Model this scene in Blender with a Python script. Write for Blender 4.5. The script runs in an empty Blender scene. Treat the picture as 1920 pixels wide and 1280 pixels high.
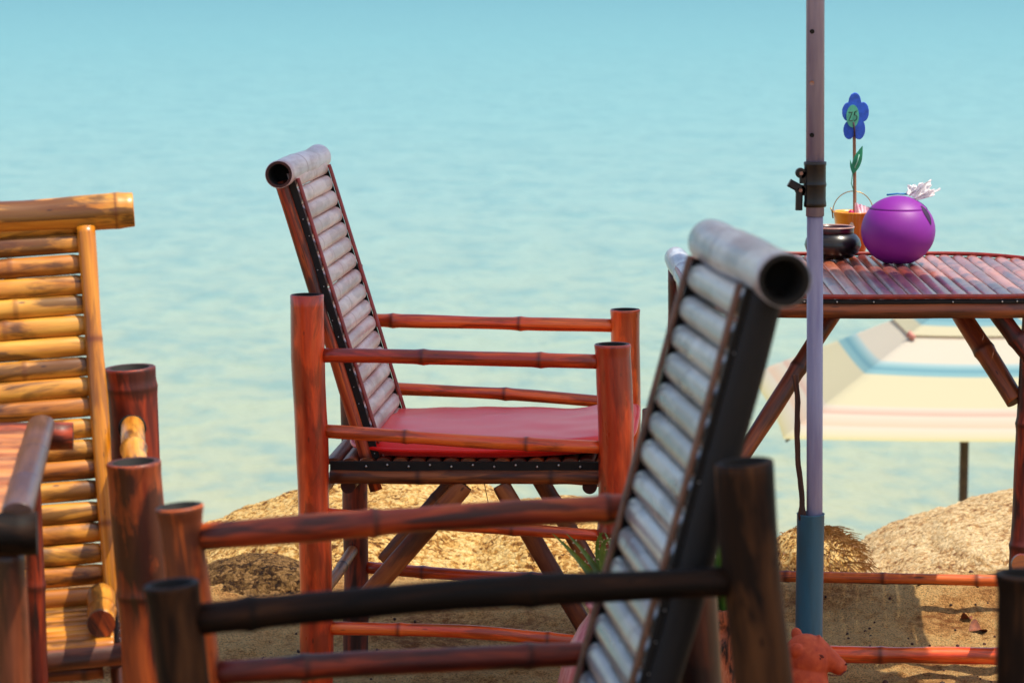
import bpy, math, random
from mathutils import Vector, Matrix, Euler, noise
random.seed(7)
PI = math.pi
sc = bpy.context.scene
COL = sc.collection
F = 5333.0; TH = math.radians(7.9); H = 1.49

def at(u, v, d):
    """photo pixel + distance along the view axis -> world point (used for placing things in the real scene)"""
    a = (u-960)/F*d; b = (640-v)/F*d
    return Vector((a, d*math.cos(TH)+b*math.sin(TH), H - d*math.sin(TH)+b*math.cos(TH)))
def atz(u, v, z):
    b = (640-v)/F
    d = (z-H)/(-math.sin(TH)+b*math.cos(TH))
    return at(u, v, d)

# ------------------------------------------------------------------ materials
def lin(h):
    if isinstance(h, str):
        c = [int(h[i:i+2], 16)/255 for i in (0, 2, 4)]
        return tuple((x/12.92 if x <= .04045 else ((x+.055)/1.055)**2.4) for x in c)+(1,)
    return tuple(h)+(1,) if len(h) == 3 else tuple(h)
class NT:
    def __init__(s, name):
        s.m = bpy.data.materials.new(name); s.m.use_nodes = True
        s.t = s.m.node_tree; s.p = s.t.nodes['Principled BSDF']; s.out = s.t.nodes['Material Output']
    def n(s, typ, **k):
        nd = s.t.nodes.new(typ)
        for a, b in k.items():
            if a.startswith('i_'):
                q = a[2:]; q = int(q) if q.isdigit() else q.replace('_', ' ')
                if isinstance(b, bpy.types.NodeSocket): s.t.links.new(b, nd.inputs[q])
                else: nd.inputs[q].default_value = b
            else: setattr(nd, a, b)
        return nd
    def l(s, a, b): s.t.links.new(a, b)
    def mapping(s, vec, scale, loc=(0, 0, 0)):
        return s.n('ShaderNodeMapping', i_Vector=vec, i_Scale=scale, i_Location=loc).outputs[0]
    def noise(s, vec, scale, detail=4, rough=.55, dist=0):
        return s.n('ShaderNodeTexNoise', i_Vector=vec, i_Scale=scale, i_Detail=detail, i_Roughness=rough, i_Distortion=dist).outputs[0]
    def ramp(s, fac, stops, interp='LINEAR'):
        r = s.n('ShaderNodeValToRGB', i_Fac=fac); e = r.color_ramp; e.interpolation = interp
        while len(e.elements) < len(stops): e.elements.new(.5)
        for el, (p, c) in zip(e.elements, stops):
            el.position = p; el.color = lin(c) if not isinstance(c, (int, float)) else (c, c, c, 1)
        return r.outputs[0]
    def mix(s, fac, a, b, mode='MIX'):
        m = s.n('ShaderNodeMix', data_type='RGBA', blend_type=mode)
        for sock, v in ((m.inputs[0], fac), (m.inputs[6], a), (m.inputs[7], b)):
            if isinstance(v, bpy.types.NodeSocket): s.l(v, sock)
            else: sock.default_value = v if isinstance(v, (int, float)) else lin(v)
        return m.outputs[2]
    def math(s, op, a, b=0.0, clamp=False):
        m = s.n('ShaderNodeMath', operation=op, use_clamp=clamp)
        for i, v in enumerate((a, b)):
            if isinstance(v, bpy.types.NodeSocket): s.l(v, m.inputs[i])
            else: m.inputs[i].default_value = v
        return m.outputs[0]
    def bump(s, h, strength, dist):
        b = s.n('ShaderNodeBump', i_Height=h, i_Strength=strength, i_Distance=dist)
        s.l(b.outputs[0], s.p.inputs['Normal']); return b
    def set(s, **k):
        k = {('Specular_IOR_Level' if a == 'Spec' else a): v for a, v in k.items()}
        for a, b in k.items():
            sock = s.p.inputs[a.replace('_', ' ')]
            if isinstance(b, bpy.types.NodeSocket): s.l(b, sock)
            else: sock.default_value = b
        return s.m

def bamboo_mat(name, light, mid, dark, stain='1c0b06', stain_amt=.5, rough=.36, coat=.25, ring='2a120a', spots=True, rvamt=.5, pale=None, pale_amt=0, spec=.5):
    m = NT(name)
    uv = m.n('ShaderNodeUVMap', uv_map='UVMap').outputs[0]
    rv = m.n('ShaderNodeAttribute', attribute_name='rv').outputs['Fac']
    nd = m.n('ShaderNodeAttribute', attribute_name='nd').outputs['Fac']
    fine = m.noise(m.mapping(uv, (160, 9, 1)), 1, 5, .6)
    mid_n = m.noise(m.mapping(uv, (34, 5, 1)), 1, 3, .6, .4)
    big = m.noise(m.mapping(uv, (9, 5.5, 1), (3, 5, 0)), 1, 3, .55, .3)
    t = m.math('ADD', m.math('MULTIPLY', mid_n, 1.1), m.math('MULTIPLY', m.math('SUBTRACT', rv, .5), rvamt))
    c = m.ramp(t, [(.28, dark), (.5, mid), (.78, light)])
    c = m.mix(m.math('MULTIPLY', m.ramp(fine, [(.35, 1.0), (.6, 0.0)]), .35), c, dark)
    if pale:
        pn = m.noise(m.mapping(uv, (22, 7, 1), (9, 2, 0)), 1, 4, .6)
        c = m.mix(m.math('MULTIPLY', m.ramp(pn, [(.40, 0.0), (.58, 1.0)]), pale_amt), c, pale)
    st = m.noise(m.mapping(uv, (26, 4.5, 1), (1, 8, 0)), 1, 5, .62, .6)
    st = m.ramp(m.math('ADD', m.math('MULTIPLY', st, .62), m.math('MULTIPLY', big, .42)), [(.515, 0.0), (.575, 1.0)])
    c = m.mix(m.math('MULTIPLY', st, stain_amt), c, stain)
    if spots:
        vo = m.n('ShaderNodeTexVoronoi', i_Vector=m.mapping(uv, (45, 14, 1)), i_Scale=1.0).outputs[0]
        c = m.mix(m.math('MULTIPLY', m.ramp(vo, [(.05, 1.0), (.10, 0.0)]), .7), c, stain)
    c = m.mix(m.math('MULTIPLY', nd, .75, True), c, ring)
    m.set(Base_Color=c, Specular_IOR_Level=spec, Coat_Weight=coat, Coat_Roughness=.25,
          Roughness=m.math('ADD', rough-.12, m.math('MULTIPLY', mid_n, .3)))
    m.bump(m.math('ADD', m.math('MULTIPLY', fine, .6), mid_n), .35, .0014)
    return m.m

def simple(name, col, rough=.5, metal=0, var=.12, scale=40, col2=None, bump=.1, coat=0, sheen=0):
    m = NT(name)
    tc = m.n('ShaderNodeTexCoord').outputs['Object']
    n = m.noise(tc, scale, 4)
    a = lin(col); b = lin(col2) if col2 else tuple(x*(1-var*2.2) for x in a[:3])+(1,)
    m.set(Base_Color=m.mix(m.ramp(n, [(.35, 0.0), (.65, 1.0)]), a, b), Roughness=rough, Metallic=metal, Coat_Weight=coat, Sheen_Weight=sheen)
    if bump: m.bump(n, bump, .002)
    return m.m

M = {}
M['red_bamboo'] = bamboo_mat('red_bamboo', 'ff7c2c', 'ee5016', 'b02e0c', stain='4a1206', stain_amt=.55, rough=.3, coat=.4, ring='4a140a', rvamt=.5)
M['brown_bamboo'] = bamboo_mat('brown_bamboo', 'a85a28', '7c3818', '40180a', stain='160906', stain_amt=.6, rough=.45, coat=.1)
M['pink_slat'] = bamboo_mat('pink_slat', 'e6ccc4', 'd8b2aa', 'b4827a', stain='7a443e', stain_amt=.35, rough=.4, coat=.25, ring='a06a64', spots=False, rvamt=.4, pale='e6d6d2', pale_amt=.55)
M['pale_tube'] = bamboo_mat('pale_tube', 'dccbd0', 'c7adb2', '97767c', stain='7a4a50', stain_amt=.25, rough=.4, coat=.3, ring='8a4a4a', spots=False, pale='e8dfe4', pale_amt=.6)
M['gold_bamboo'] = bamboo_mat('gold_bamboo', 'e0a038', 'c87c22', '8c4c10', stain='2a1008', stain_amt=.75, rough=.36, coat=.3, ring='6a3410', rvamt=.3)
M['amber_bamboo'] = bamboo_mat('amber_bamboo', 'dc9020', 'c67714', '8c4a0c', stain='3a1608', stain_amt=.45, rough=.34, coat=.35, ring='6a2a0e')
M['ember_bamboo'] = bamboo_mat('ember_bamboo', 'e06a20', 'b23e10', '5e1808', stain='1a0805', stain_amt=.8, rough=.5, coat=.05, ring='3a1208')
M['umber_bamboo'] = bamboo_mat('umber_bamboo', 'b05018', '74280e', '380e05', stain='180604', stain_amt=.85, rough=.42, coat=.12, ring='2a0c06')  # shade on the left chair's front posts put into this darker colour
M['shade_dark_bamboo'] = bamboo_mat('shade_dark_bamboo', '5c3a20', '2a170b', '0b0604', stain='050303', stain_amt=.85, rough=.6, coat=.0, spec=.18, ring='0c0806')  # near-side shade put into the dark tone, together with ageing
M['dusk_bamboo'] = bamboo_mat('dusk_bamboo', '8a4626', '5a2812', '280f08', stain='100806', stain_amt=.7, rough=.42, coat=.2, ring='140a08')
M['sky_grey_slat'] = bamboo_mat('sky_grey_slat', 'bcc2c4', '949ca0', '5e6064', stain='2c3440', stain_amt=.55, rough=.28, coat=.5, ring='5a4c42', spots=False, rvamt=.45, pale='b2b0a4', pale_amt=.4)  # sky reflection on the back slats put into this bluish grey
M['sky_grey_tube'] = bamboo_mat('sky_grey_tube', 'b4bccc', '8c94a6', '585a6a', stain='7c5a66', stain_amt=.45, rough=.3, coat=.35, ring='6f6470', spots=False, pale='dadce0', pale_amt=.6)  # whitish grey carries the sky's reflection on top rail and table edge
M['table_slat'] = bamboo_mat('table_slat', 'be7050', '9c4a32', '66281a', stain='38283a', stain_amt=.6, rough=.3, coat=.5, ring='33262e', rvamt=.5, pale='b8989c', pale_amt=.25)
M['brace_wood'] = bamboo_mat('brace_wood', 'c4763a', '98501f', '5a260e', stain='1e0c06', stain_amt=.6, rough=.5, coat=.05)
M['hollow'] = simple('shaded_hollow', '080504', .8, var=.2, scale=60)  # near-black colour carries the shade inside the cut tubes
M['cut_red'] = simple('bamboo_cut_end', '4a1a12', .6, var=.2, scale=120)
M['strip_red'] = simple('red_strip', '9c2a22', .4, var=.2, scale=50, coat=.2)
M['strip_dark'] = simple('dark_strip', '0d0807', .75, var=.2, scale=50)
M['strip_brown'] = simple('brown_strip', '7a5038', .45, var=.25, scale=50, coat=.2)
M['nail'] = simple('steel_nail', 'd8d8d8', .3, 1, scale=200, bump=0)

# ------------------------------------------------------------------ mesh builder
class MB:
    def __init__(s): s.v = []; s.f = []; s.uv = []; s.nd = []; s.rv = []; s.mi = []; s.mats = []; s.sm = []
    def mat(s, m):
        if m not in s.mats: s.mats.append(m)
        return s.mats.index(m)
    def ring(s, pts, nd=0, rv=.5):
        i = len(s.v); s.v += [tuple(p) for p in pts]; s.nd += [nd]*len(pts); s.rv += [rv]*len(pts)
        return list(range(i, i+len(pts)))
    def face(s, idx, uvs, m, smooth=True):
        s.f.append(tuple(idx)); s.uv.append(uvs); s.mi.append(m); s.sm.append(smooth)
    def bridge(s, a, b, va, vb, m, ou=0, wu=.2, closed=True, smooth=True, flip=False):
        n = len(a)
        for i in range(n if closed else n-1):
            j = (i+1) % n
            u0 = ou+wu*i/n; u1 = ou+wu*(i+1)/n
            q = [a[i], a[j], b[j], b[i]]; w = [(u0, va), (u1, va), (u1, vb), (u0, vb)]
            if flip: q.reverse(); w.reverse()
            s.face(q, w, m, smooth)
    def cap(s, r, m, flip=False, v=0):
        s.face(list(reversed(r)) if flip else list(r), [(.03*math.cos(i*6.28/len(r)), v+.03*math.sin(i*6.28/len(r))) for i in range(len(r))], m, False)
    def box(s, p0, p1, xd, w, h, mat, rv=None):
        """square bar from p0 to p1, width w along xd, height h"""
        p0, p1 = Vector(p0), Vector(p1); z = (p1-p0).normalized(); x = Vector(xd); x = (x-z*x.dot(z)).normalized(); y = z.cross(x)
        rv = random.random() if rv is None else rv; m = s.mat(mat); L = (p1-p0).length
        b = min(w, h)*.18
        prof = [(-w/2+b, -h/2), (w/2-b, -h/2), (w/2, -h/2+b), (w/2, h/2-b), (w/2-b, h/2), (-w/2+b, h/2), (-w/2, h/2-b), (-w/2, -h/2+b)]
        A = s.ring([p0+x*a+y*c for a, c in prof], 0, rv); B = s.ring([p1+x*a+y*c for a, c in prof], 0, rv)
        s.bridge(A, B, rv*7, rv*7+L, m, rv*9, smooth=False); s.cap(A, m, True); s.cap(B, m)
    def bamboo(s, p0, p1, r, mat, r1=None, nodes=None, n=20, bend=.0, open0=False, open1=False, hollow=None, bulge=.11, ndw=.006, cut=None, wob=.11, flare=0):
        p0, p1 = Vector(p0), Vector(p1); ax = (p1-p0); L = ax.length; z = ax.normalized()
        x = z.orthogonal().normalized(); a0 = random.uniform(0, 6.28); x = Matrix.Rotation(a0, 3, z) @ x; y = z.cross(x)
        r1 = r if r1 is None else r1; rv = random.random(); m = s.mat(mat)
        if nodes is None:
            nodes = []; q = random.uniform(.06, .22)
            while q < L-.02: nodes.append(q); q += random.uniform(.19, .30)
        ts = {0.0, L}; q = 0
        while q < L: ts.add(q); q += max(.03, r*1.6)
        for nn in nodes:
            for dq in (-.016, -.009, -.005, -.002, .001, .004, .008, .016):
                if 0 < nn+dq < L: ts.add(nn+dq)
        if flare:
            for dq in (.004, .012, .02): ts.add(L-dq)
        ts = sorted(ts); prev = None; pv = 0; ou, ov = rv*9, rv*7
        sd = random.uniform(0, 50); bd = Vector((random.uniform(-1, 1), random.uniform(-1, 1), 0))
        ends = {}
        for t in ts:
            rr = r+(r1-r)*t/L; nd = 0
            for nn in nodes:
                d = t-nn
                rr += r*bulge*math.exp(-(d/.009)**2)*(1 if d > -.001 else .75)
                nd = max(nd, math.exp(-((d+.002)/ndw)**2))
            rr *= 1+wob*noise.noise((t*7+sd, 0, 0))
            if flare: rr += flare*math.exp(-((L-t)/.012)**2)
            c = p0+z*t+(x*bd.x+y*bd.y)*bend*math.sin(PI*t/L)+(x*noise.noise((t*5, sd, 0))+y*noise.noise((sd, t*5, 0)))*r*.14
            R = s.ring([c+(x*math.cos(k*2*PI/n)+y*math.sin(k*2*PI/n))*rr for k in range(n)], nd, rv)
            if prev: s.bridge(prev, R, ov+pv, ov+t, m, ou, .16)
            if t == ts[0]: ends[0] = (R, c, rr)
            prev = R; pv = t
        ends[1] = (prev, c, rr)
        cm = s.mat(cut or M['cut_red']); hm = s.mat(hollow or M['hollow'])
        for e, op in ((0, open0), (1, open1)):
            R, c, rr = ends[e]; sg = -1 if e == 0 else 1
            if not op: s.cap(R, cm, e == 0); continue
            ri = rr*.76
            b = s.ring([Vector(s.v[k])+z*sg*.0015*0+(c-Vector(s.v[k]))*.05+z*sg*.0015 for k in R], .3, rv)
            I = s.ring([c+(x*math.cos(k*2*PI/n)+y*math.sin(k*2*PI/n))*ri+z*sg*.0012 for k in range(n)], .5, rv)
            J = s.ring([c+(x*math.cos(k*2*PI/n)+y*math.sin(k*2*PI/n))*ri*.97-z*sg*min(.07, L*.3) for k in range(n)], 0, rv)
            s.bridge(R, b, 0, .002, m, flip=e == 0); s.bridge(b, I, 0, .01, cm, flip=e == 0, smooth=False); s.bridge(I, J, 0, .05, hm, flip=e == 0); s.cap(J, hm, e == 0)
    def slat(s, p0, p1, nrm, w, h, mat, nodes=None, n=9, taper=.12, back=.004, cut=None):
        """split bamboo strip: rounded on the side of nrm, flat behind"""
        p0, p1 = Vector(p0), Vector(p1); z = (p1-p0); L = z.length; z.normalize(); nr = Vector(nrm); nr = (nr-z*nr.dot(z)).normalized(); x = nr.cross(z)
        rv = random.random(); m = s.mat(mat); cm = s.mat(cut or mat)
        if nodes is None: nodes = [random.uniform(.02, .30)] if random.random() < .85 else []
        ts = {0.0, .003, .012, L, L-.003, L-.012}; q = 0
        while q < L: ts.add(q); q += .05
        for nn in nodes:
            for dq in (-.012, -.006, -.002, .002, .007, .014):
                if .014 < nn+dq < L-.014: ts.add(nn+dq)
        prev = None; sd = random.uniform(0, 50)
        for t in sorted(ts):
            e = min(t, L-t); k = 1-taper*math.exp(-(e/.006)); nd = 0
            for nn in nodes:
                k += .06*math.exp(-((t-nn)/.007)**2); nd = max(nd, math.exp(-((t-nn)/.003)**2))
            k *= 1+.03*noise.noise((t*9, sd, 0)); c = p0+z*t
            pr = [(math.cos(PI*i/(n-1)), math.sin(PI*i/(n-1))) for i in range(n)]
            pts = [c+x*(-a*w/2*min(k, 1.05))+nr*(b*h*k) for a, b in pr]+[c+x*(w*.46)-nr*back, c-x*(w*.46)-nr*back]
            R = s.ring(pts, nd, rv)
            if prev: s.bridge(prev, R, rv*7+pv, rv*7+t, m, rv*9, w*1.6)
            else: s.cap(R, cm, True)
            prev = R; pv = t
        s.cap(prev, cm)
    def lathe(s, c, prof, mat, n=48, axis='Z', rv=.5):
        c = Vector(c); prev = None; m = s.mat(mat); acc = 0
        for i, (r, z) in enumerate(prof):
            R = s.ring([c+Vector((r*math.cos(k*2*PI/n), r*math.sin(k*2*PI/n), z)) for k in range(n)], 0, rv)
            if prev: s.bridge(prev, R, z*.5, z, m, 0, 1)
            prev = R
            if i == 0: s.cap(R, m, True)
        s.cap(prev, m)
    def sweep(s, pts, rad, mat, n=8, rv=None, closed=False, flat=1.0):
        rv = random.random() if rv is None else rv; m = s.mat(mat); prev = None; first = None; acc = 0
        pts = [Vector(p) for p in pts]; N = len(pts); up = None
        for i, p in enumerate(pts):
            a = pts[(i-1) % N] if (closed or i > 0) else p; b = pts[(i+1) % N] if (closed or i < N-1) else p
            z = (b-a).normalized()
            up = z.orthogonal().normalized() if up is None else (up-z*up.dot(z)).normalized()
            y = z.cross(up); r = rad(i/(N-1)) if callable(rad) else rad
            R = s.ring([p+(up*math.cos(k*2*PI/n)+y*math.sin(k*2*PI/n)*flat)*r for k in range(n)], 0, rv)
            if prev: s.bridge(prev, R, rv*7+acc, rv*7+acc+(p-pp).length, m, rv*9, .1); acc += (p-pp).length
            else: first = R
            prev = R; pp = p
        if closed: s.bridge(prev, first, acc, acc+.01, m)
        else: s.cap(first, m, True); s.cap(prev, m)
    def blob(s, c, r, mat, n=8):
        pr = [(r*math.sin(PI*i/n)+1e-5, -r*math.cos(PI*i/n)) for i in range(n+1)]
        s.lathe(c, pr, mat, n=n+2)
    def grid(s, P, mat, closed=False, rv=.5, smooth=True):
        m = s.mat(mat); rows = [s.ring(r, 0, rv) for r in P]
        for i in range(len(rows)-1):
            for j in range(len(rows[0])-(0 if closed else 1)):
                k = (j+1) % len(rows[0])
                s.face([rows[i][j], rows[i][k], rows[i+1][k], rows[i+1][j]], [(j*.02, i*.02), (j*.02+.02, i*.02), (j*.02+.02, i*.02+.02), (j*.02, i*.02+.02)], m, smooth)
    def build(s, name, parent=None):
        me = bpy.data.meshes.new(name); me.from_pydata(s.v, [], s.f)
        for m in s.mats: me.materials.append(m)
        me.polygons.foreach_set('material_index', s.mi); me.polygons.foreach_set('use_smooth', s.sm)
        uv = me.uv_layers.new(name='UVMap'); uv.data.foreach_set('uv', [c for f in s.uv for p in f for c in p])
        for nm, d in (('nd', s.nd), ('rv', s.rv)):
            a = me.attributes.new(nm, 'FLOAT', 'POINT'); a.data.foreach_set('value', d)
        me.update()
        o = bpy.data.objects.new(name, me); COL.objects.link(o)
        if parent: o.parent = parent
        return o

def tag(o, label=None, cat=None, group=None, kind=None):
    for k, v in (('label', label), ('category', cat), ('group', group), ('kind', kind)):
        if v: o[k] = v
    return o
def thing(name, label, cat, loc=(0, 0, 0), rot=(0, 0, 0), group=None):
    o = bpy.data.objects.new(name, None); COL.objects.link(o); o.empty_display_size = .1
    o.location = loc; o.rotation_euler = rot
    return tag(o, label, cat, group)
def copy_tree(o, parent=None):
    c = o.copy(); COL.objects.link(c); c.parent = parent
    for ch in [k for k in bpy.data.objects if k.parent == o]: copy_tree(ch, c)
    return c

# ------------------------------------------------------------------ chairs
def chair(name, label, pose, ang, S, st):
    e = thing(name, label, 'chair', pose, [math.radians(a) for a in (ang[1], ang[2], ang[0])], 'bamboo armchairs')
    L, W = S['L'], S['W']; hw = W/2; zb = -.13
    def part(nm, fn, parent=e):
        b = MB(); fn(b); return b.build(nm, parent)
    for sx, Hh in ((0, S['Hr']), (L, S['Hf'])):
        for sy in (-1, 1):
            key = ('r' if sx == 0 else 'f')+('n' if sy == st['near'] else 'f')
            r = st['post'][key]
            part('leg', lambda b: b.bamboo((sx, sy*hw, zb), (sx, sy*hw, Hh), r*.97, st['mat'][key], r1=r, open1=True, bulge=.05, n=28, ndw=.004,
                                           nodes=st['nodes'].get(key), flare=st.get('flare', {}).get(key, 0), wob=.10, bend=.004, cut=st.get('cut')))
    for sy in (-1, 1):
        nf = 'n' if sy == st['near'] else 'f'
        def rail(za, zf, r, mat, x0=0, x1=None): 
            x1 = L if x1 is None else x1
            return lambda b: b.bamboo((x0+.02, sy*hw, za), (x1-.02, sy*hw, zf), r, mat, bend=.007, bulge=.15, ndw=.004)
        part('arm_rail', rail(S['ur'], S['uf'], st['rail'], st['rmat'][nf]))
        part('side_rail', rail(S['lr'], S['lf'], st['rail']*.92, st['rmat'][nf]))
        part('side_rail', rail(S['mr'], S['mf'], st['rail']*.85, st['rmat'][nf]))
        part('side_rail', rail(S['br'], S['bf'], st['rail']*.92, st['rmat'][nf]))
        # slanted braces under the seat
        sz = st['seatz']
        y = sy*(hw-.05)
        part('brace', lambda b: b.slat((L*.50, y, sz-.05), (.07, y, .20), (0, -sy*0+(-1), 0), .038, .010, st['brace'], back=.008))
        part('brace', lambda b: b.slat((L*.62, y, sz-.05), (L-.03, y, .12), (0, -1, 0), .036, .010, st['brace'], back=.008))
        part('seat_rail', lambda b: b.bamboo((.03, y, sz-.035), (min(L, st.get('sx1', L))-.01, y, sz-.035), .0145, st['brace'], bulge=.05))
    for x, z in ((0, S['mr']+.02), (L, S['mf']+.02), (0, S['br']+.04)):
        part('cross_rail', lambda b: b.bamboo((x, -hw+.02, z), (x, hw-.02, z), st['rail']*.85, st['brace']))
    for x in (.06, st.get('sx1', L)-.05):
        part('cross_rail', lambda b: b.bamboo((x, -hw+.07, st['seatz']-.058), (x, hw-.07, st['seatz']-.058), .014, st['brace']))
    # seat slats
    def seat(b):
        x = .035; sz = st['seatz']
        sx1 = st.get('sx1', L+.005)
        while x < sx1:
            b.slat((x, -(hw-.05), sz-.008), (x, hw-.05, sz-.008), (0, 0, 1), .0325, .009, st['seatm'], n=7)
            x += .0325
        for sy in (-1, 1):
            b.box((.03, sy*(hw-.047), sz-.016), (sx1, sy*(hw-.047), sz-.016), (0, 1, 0), .006, .022, M['strip_dark'])
            for k in range(12):
                b.blob((.10+k*(sx1-.13)/11, sy*(hw-.041), sz-.014+.003*(k % 2)), .0024, M['nail'], 4)
    so = part('seat', seat)
    if st.get('fedge'):
        part('seat_edge', lambda b: b.slat((st['sx1']+.006, -(hw-.03), st['seatz']-.022), (st['sx1']+.006, hw-.03, st['seatz']-.022), (1, 0, .5), .036, .012, st['fedge']))
    # backrest
    T = Vector((S['tx'], S['by'], S['tz'])); B = Vector((S['bx'], S['by'], S['bz']))
    u = (T-B).normalized(); Lb = (T-B).length; yv = Vector((0, 1, 0)); nr = yv.cross(u); 
    if nr.x < 0: nr = -nr
    wb = S['Wb']/2
    def back(b):
        q = st['off']; pit = st['pitch']; end = Lb+.004
        while q < end-pit*.6:
            j = random.uniform(-.0012, .0012); ww = pit*random.uniform(.965, 1.015)+st.get('wadd', 0)
            ex = st.get('ext', 0)
            b.slat(B+u*(q+pit/2+j)-yv*(wb+ex), B+u*(q+pit/2+j)+yv*(wb+ex+random.uniform(-.004, .002)), nr, ww, st['slath'], st['slat'], n=11, taper=.2,
                   nodes=[random.uniform(.03, .30)] if random.random() < .8 else [])
            q += pit
    part('backrest', back)
    for sy in (-1, 1):
        yy = yv*(sy*(wb+st['sty']))
        part('back_stile', lambda b: b.bamboo(B+yy+nr*st['stn']-u*.05, T+yy+nr*st['stn']-u*st.get('stt', .004), st['str'], st['stile'], n=16, bulge=.04))
        if st.get('strip'):
            def strip(b):
                y2 = yv*(sy*(wb-.002)); h = st['slath']
                b.slat(B+y2+nr*(h+.001)-u*.01, T+y2+nr*(h+.001)-u*.008, nr, .0125, .005, st['strip'], n=7, nodes=[], back=.002)
                y3 = yv*(sy*(wb+.0065)); h0 = st['slath']
                cc = nr*(h0/2-.005); b.box(B+y3+cc, T+y3+cc-u*.01, nr, h0+.002, .004, M['strip_dark'])
                k = .02
                while k < Lb-.04:
                    b.blob(B+u*k+yv*(sy*(wb+.0088))+nr*random.uniform(-.002, .005), random.uniform(.0011, .0017), M['nail'], 4); k += st['pitch']*random.choice((1, 1, 2))
            part('edge_strip', strip)
    tc = T+Vector((S['ux'], 0, S['uz'])); 
    part('top_rail', lambda b: b.bamboo(tc-yv*S['WT']/2, tc+yv*S['WT']/2, st['tube'], st['tubem'], n=36, open0=True, open1=True, bulge=.045, ndw=.0025,
                                        nodes=st['tnodes'], cut=st.get('tcut')))
    return e

def sock(b, c, r):  # dark socket ring round a rail let into a post
    b.lathe(c, [(r*.9, -.004), (r, -.002), (r, .002), (r*.9, .004)], M['hollow'], 24)

SM = {'L': 0.5763, 'W': 0.5734, 'Hr': 0.8199, 'Hf': 0.725, 'tx': -0.042, 'tz': 1.0388, 'bx': 0.1183, 'bz': 0.4872, 'Wb': 0.4197, 'ur': 0.7051, 'uf': 0.6927, 'lr': 0.5617, 'lf': 0.5312, 'mr': 0.4024, 'mf': 0.3621, 'br': 0.1798, 'bf': 0.1514, 'ux': -0.0133, 'uz': 0.0067, 'WT': 0.5201, 'by': 0.0015}
SN = {'L': 0.6078, 'W': 0.4608, 'Hr': 0.8574, 'Hf': 0.7957, 'tx': -0.0435, 'tz': 1.0396, 'bx': 0.1647, 'bz': 0.4708, 'Wb': 0.3399, 'ur': 0.733, 'uf': 0.756, 'lr': 0.5496, 'lf': 0.5894, 'mr': 0.37, 'mf': 0.36, 'br': 0.14, 'bf': 0.13, 'ux': -0.0188, 'uz': 0.0048, 'WT': 0.4847, 'by': -0.0198}
SL = {'L': 0.5757, 'W': 0.5468, 'Hr': 0.7976, 'Hf': 0.7441, 'tx': -0.0442, 'tz': 1.0531, 'bx': 0.1584, 'bz': 0.4324, 'Wb': 0.3974, 'ur': 0.7082, 'uf': 0.6609, 'lr': 0.54, 'lf': 0.5, 'mr': 0.37, 'mf': 0.36, 'br': 0.14, 'bf': 0.13, 'ux': 0.0026, 'uz': -0.0032, 'WT': 0.5707, 'by': 0.0149}
rb, gb, db = M['red_bamboo'], M['gold_bamboo'], M['shade_dark_bamboo']
chM = chair('bamboo_chair', 'red varnished bamboo armchair with a red seat cushion, facing right in the middle', (-0.3542, 5.6031, 0.0156), (-4.54, -0.71, -0.68), SM,
    dict(near=-1, post=dict(rn=.0315, rf=.027, fn=.0335, ff=.030), mat=dict(rn=rb, rf=M['ember_bamboo'], fn=rb, ff=rb),
         nodes=dict(rn=[.08, .345, .52], fn=[.2, .50], ff=[.25, .55], rf=[.2, .5]), flare=dict(fn=.0015, ff=.001), rail=.0138, rmat=dict(n=rb, f=rb),
         seatz=.500, brace=M['brace_wood'], seatm=M['brown_bamboo'], off=-.02, pitch=.0335, tube=.0265, slath=.012, slat=M['pink_slat'],
         sty=.007, stn=-.018, str=.0125, stile=M['ember_bamboo'], strip=M['strip_red'], tubem=M['pale_tube'], tnodes=[.20]))
chN = chair('bamboo_chair', 'weathered bamboo armchair coloured dark for shade, its slatted back coloured sky-grey, close in front and facing left', (0.3008, 3.1643, 0.0942), (185.65, 1.12, 5.23), SN,
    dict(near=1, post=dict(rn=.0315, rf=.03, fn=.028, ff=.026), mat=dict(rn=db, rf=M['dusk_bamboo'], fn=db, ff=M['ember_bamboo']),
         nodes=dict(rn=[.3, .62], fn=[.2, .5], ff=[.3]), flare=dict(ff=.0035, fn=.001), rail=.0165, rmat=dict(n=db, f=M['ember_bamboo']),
         seatz=.50, brace=M['dusk_bamboo'], seatm=M['dusk_bamboo'], off=-.02, pitch=.036, tube=.0285, slath=.0145, slat=M['sky_grey_slat'],
         sty=.014, stn=-.014, str=.018, stile=M['strip_dark'], strip=M['strip_brown'], tubem=M['sky_grey_tube'], tnodes=[.17], cut=M['strip_dark'], tcut=M['hollow']))
chL = chair('bamboo_chair', 'golden bamboo armchair at the left edge, facing the viewer with sunlit back slats', (-0.8486, 4.5211, 0.0029), (-81.89, 3.13, -0.2), SL,
    dict(near=-1, post=dict(rn=.04, rf=.0405, fn=.04, ff=.038), mat=dict(rn=M['ember_bamboo'], rf=M['ember_bamboo'], fn=M['umber_bamboo'], ff=M['umber_bamboo']),
         nodes={}, flare=dict(ff=.001, rf=.001), rail=.019, rmat=dict(n=gb, f=gb),
         seatz=.449, sx1=.40, brace=M['brown_bamboo'], seatm=gb, off=-.02, pitch=.0335, tube=.0275, slath=.012, slat=gb,
         sty=.010, stn=.016, str=.0145, stt=.031, wadd=.0006, stile=M['amber_bamboo'], tubem=gb, tnodes=[.13, .545], ext=.0, fedge=M['dusk_bamboo']))
b = MB(); b.bamboo((.19, .205, .466), (.385, .205, .470), .021, gb, nodes=[.11], cut=M['umber_bamboo']); b.build('seat_rail', chL)
b = MB(); sock(b, (0, 0, 0), .0225)
o = b.build('rail_socket', chL); o.rotation_euler = (0, PI/2, 0); o.location = (.037, SL['W']/2, SL['ur']-.003)
chR = copy_tree(chN); chR.location = (1.128, 2.66, .04); chR.rotation_euler = (0, 0, math.radians(176))
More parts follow.
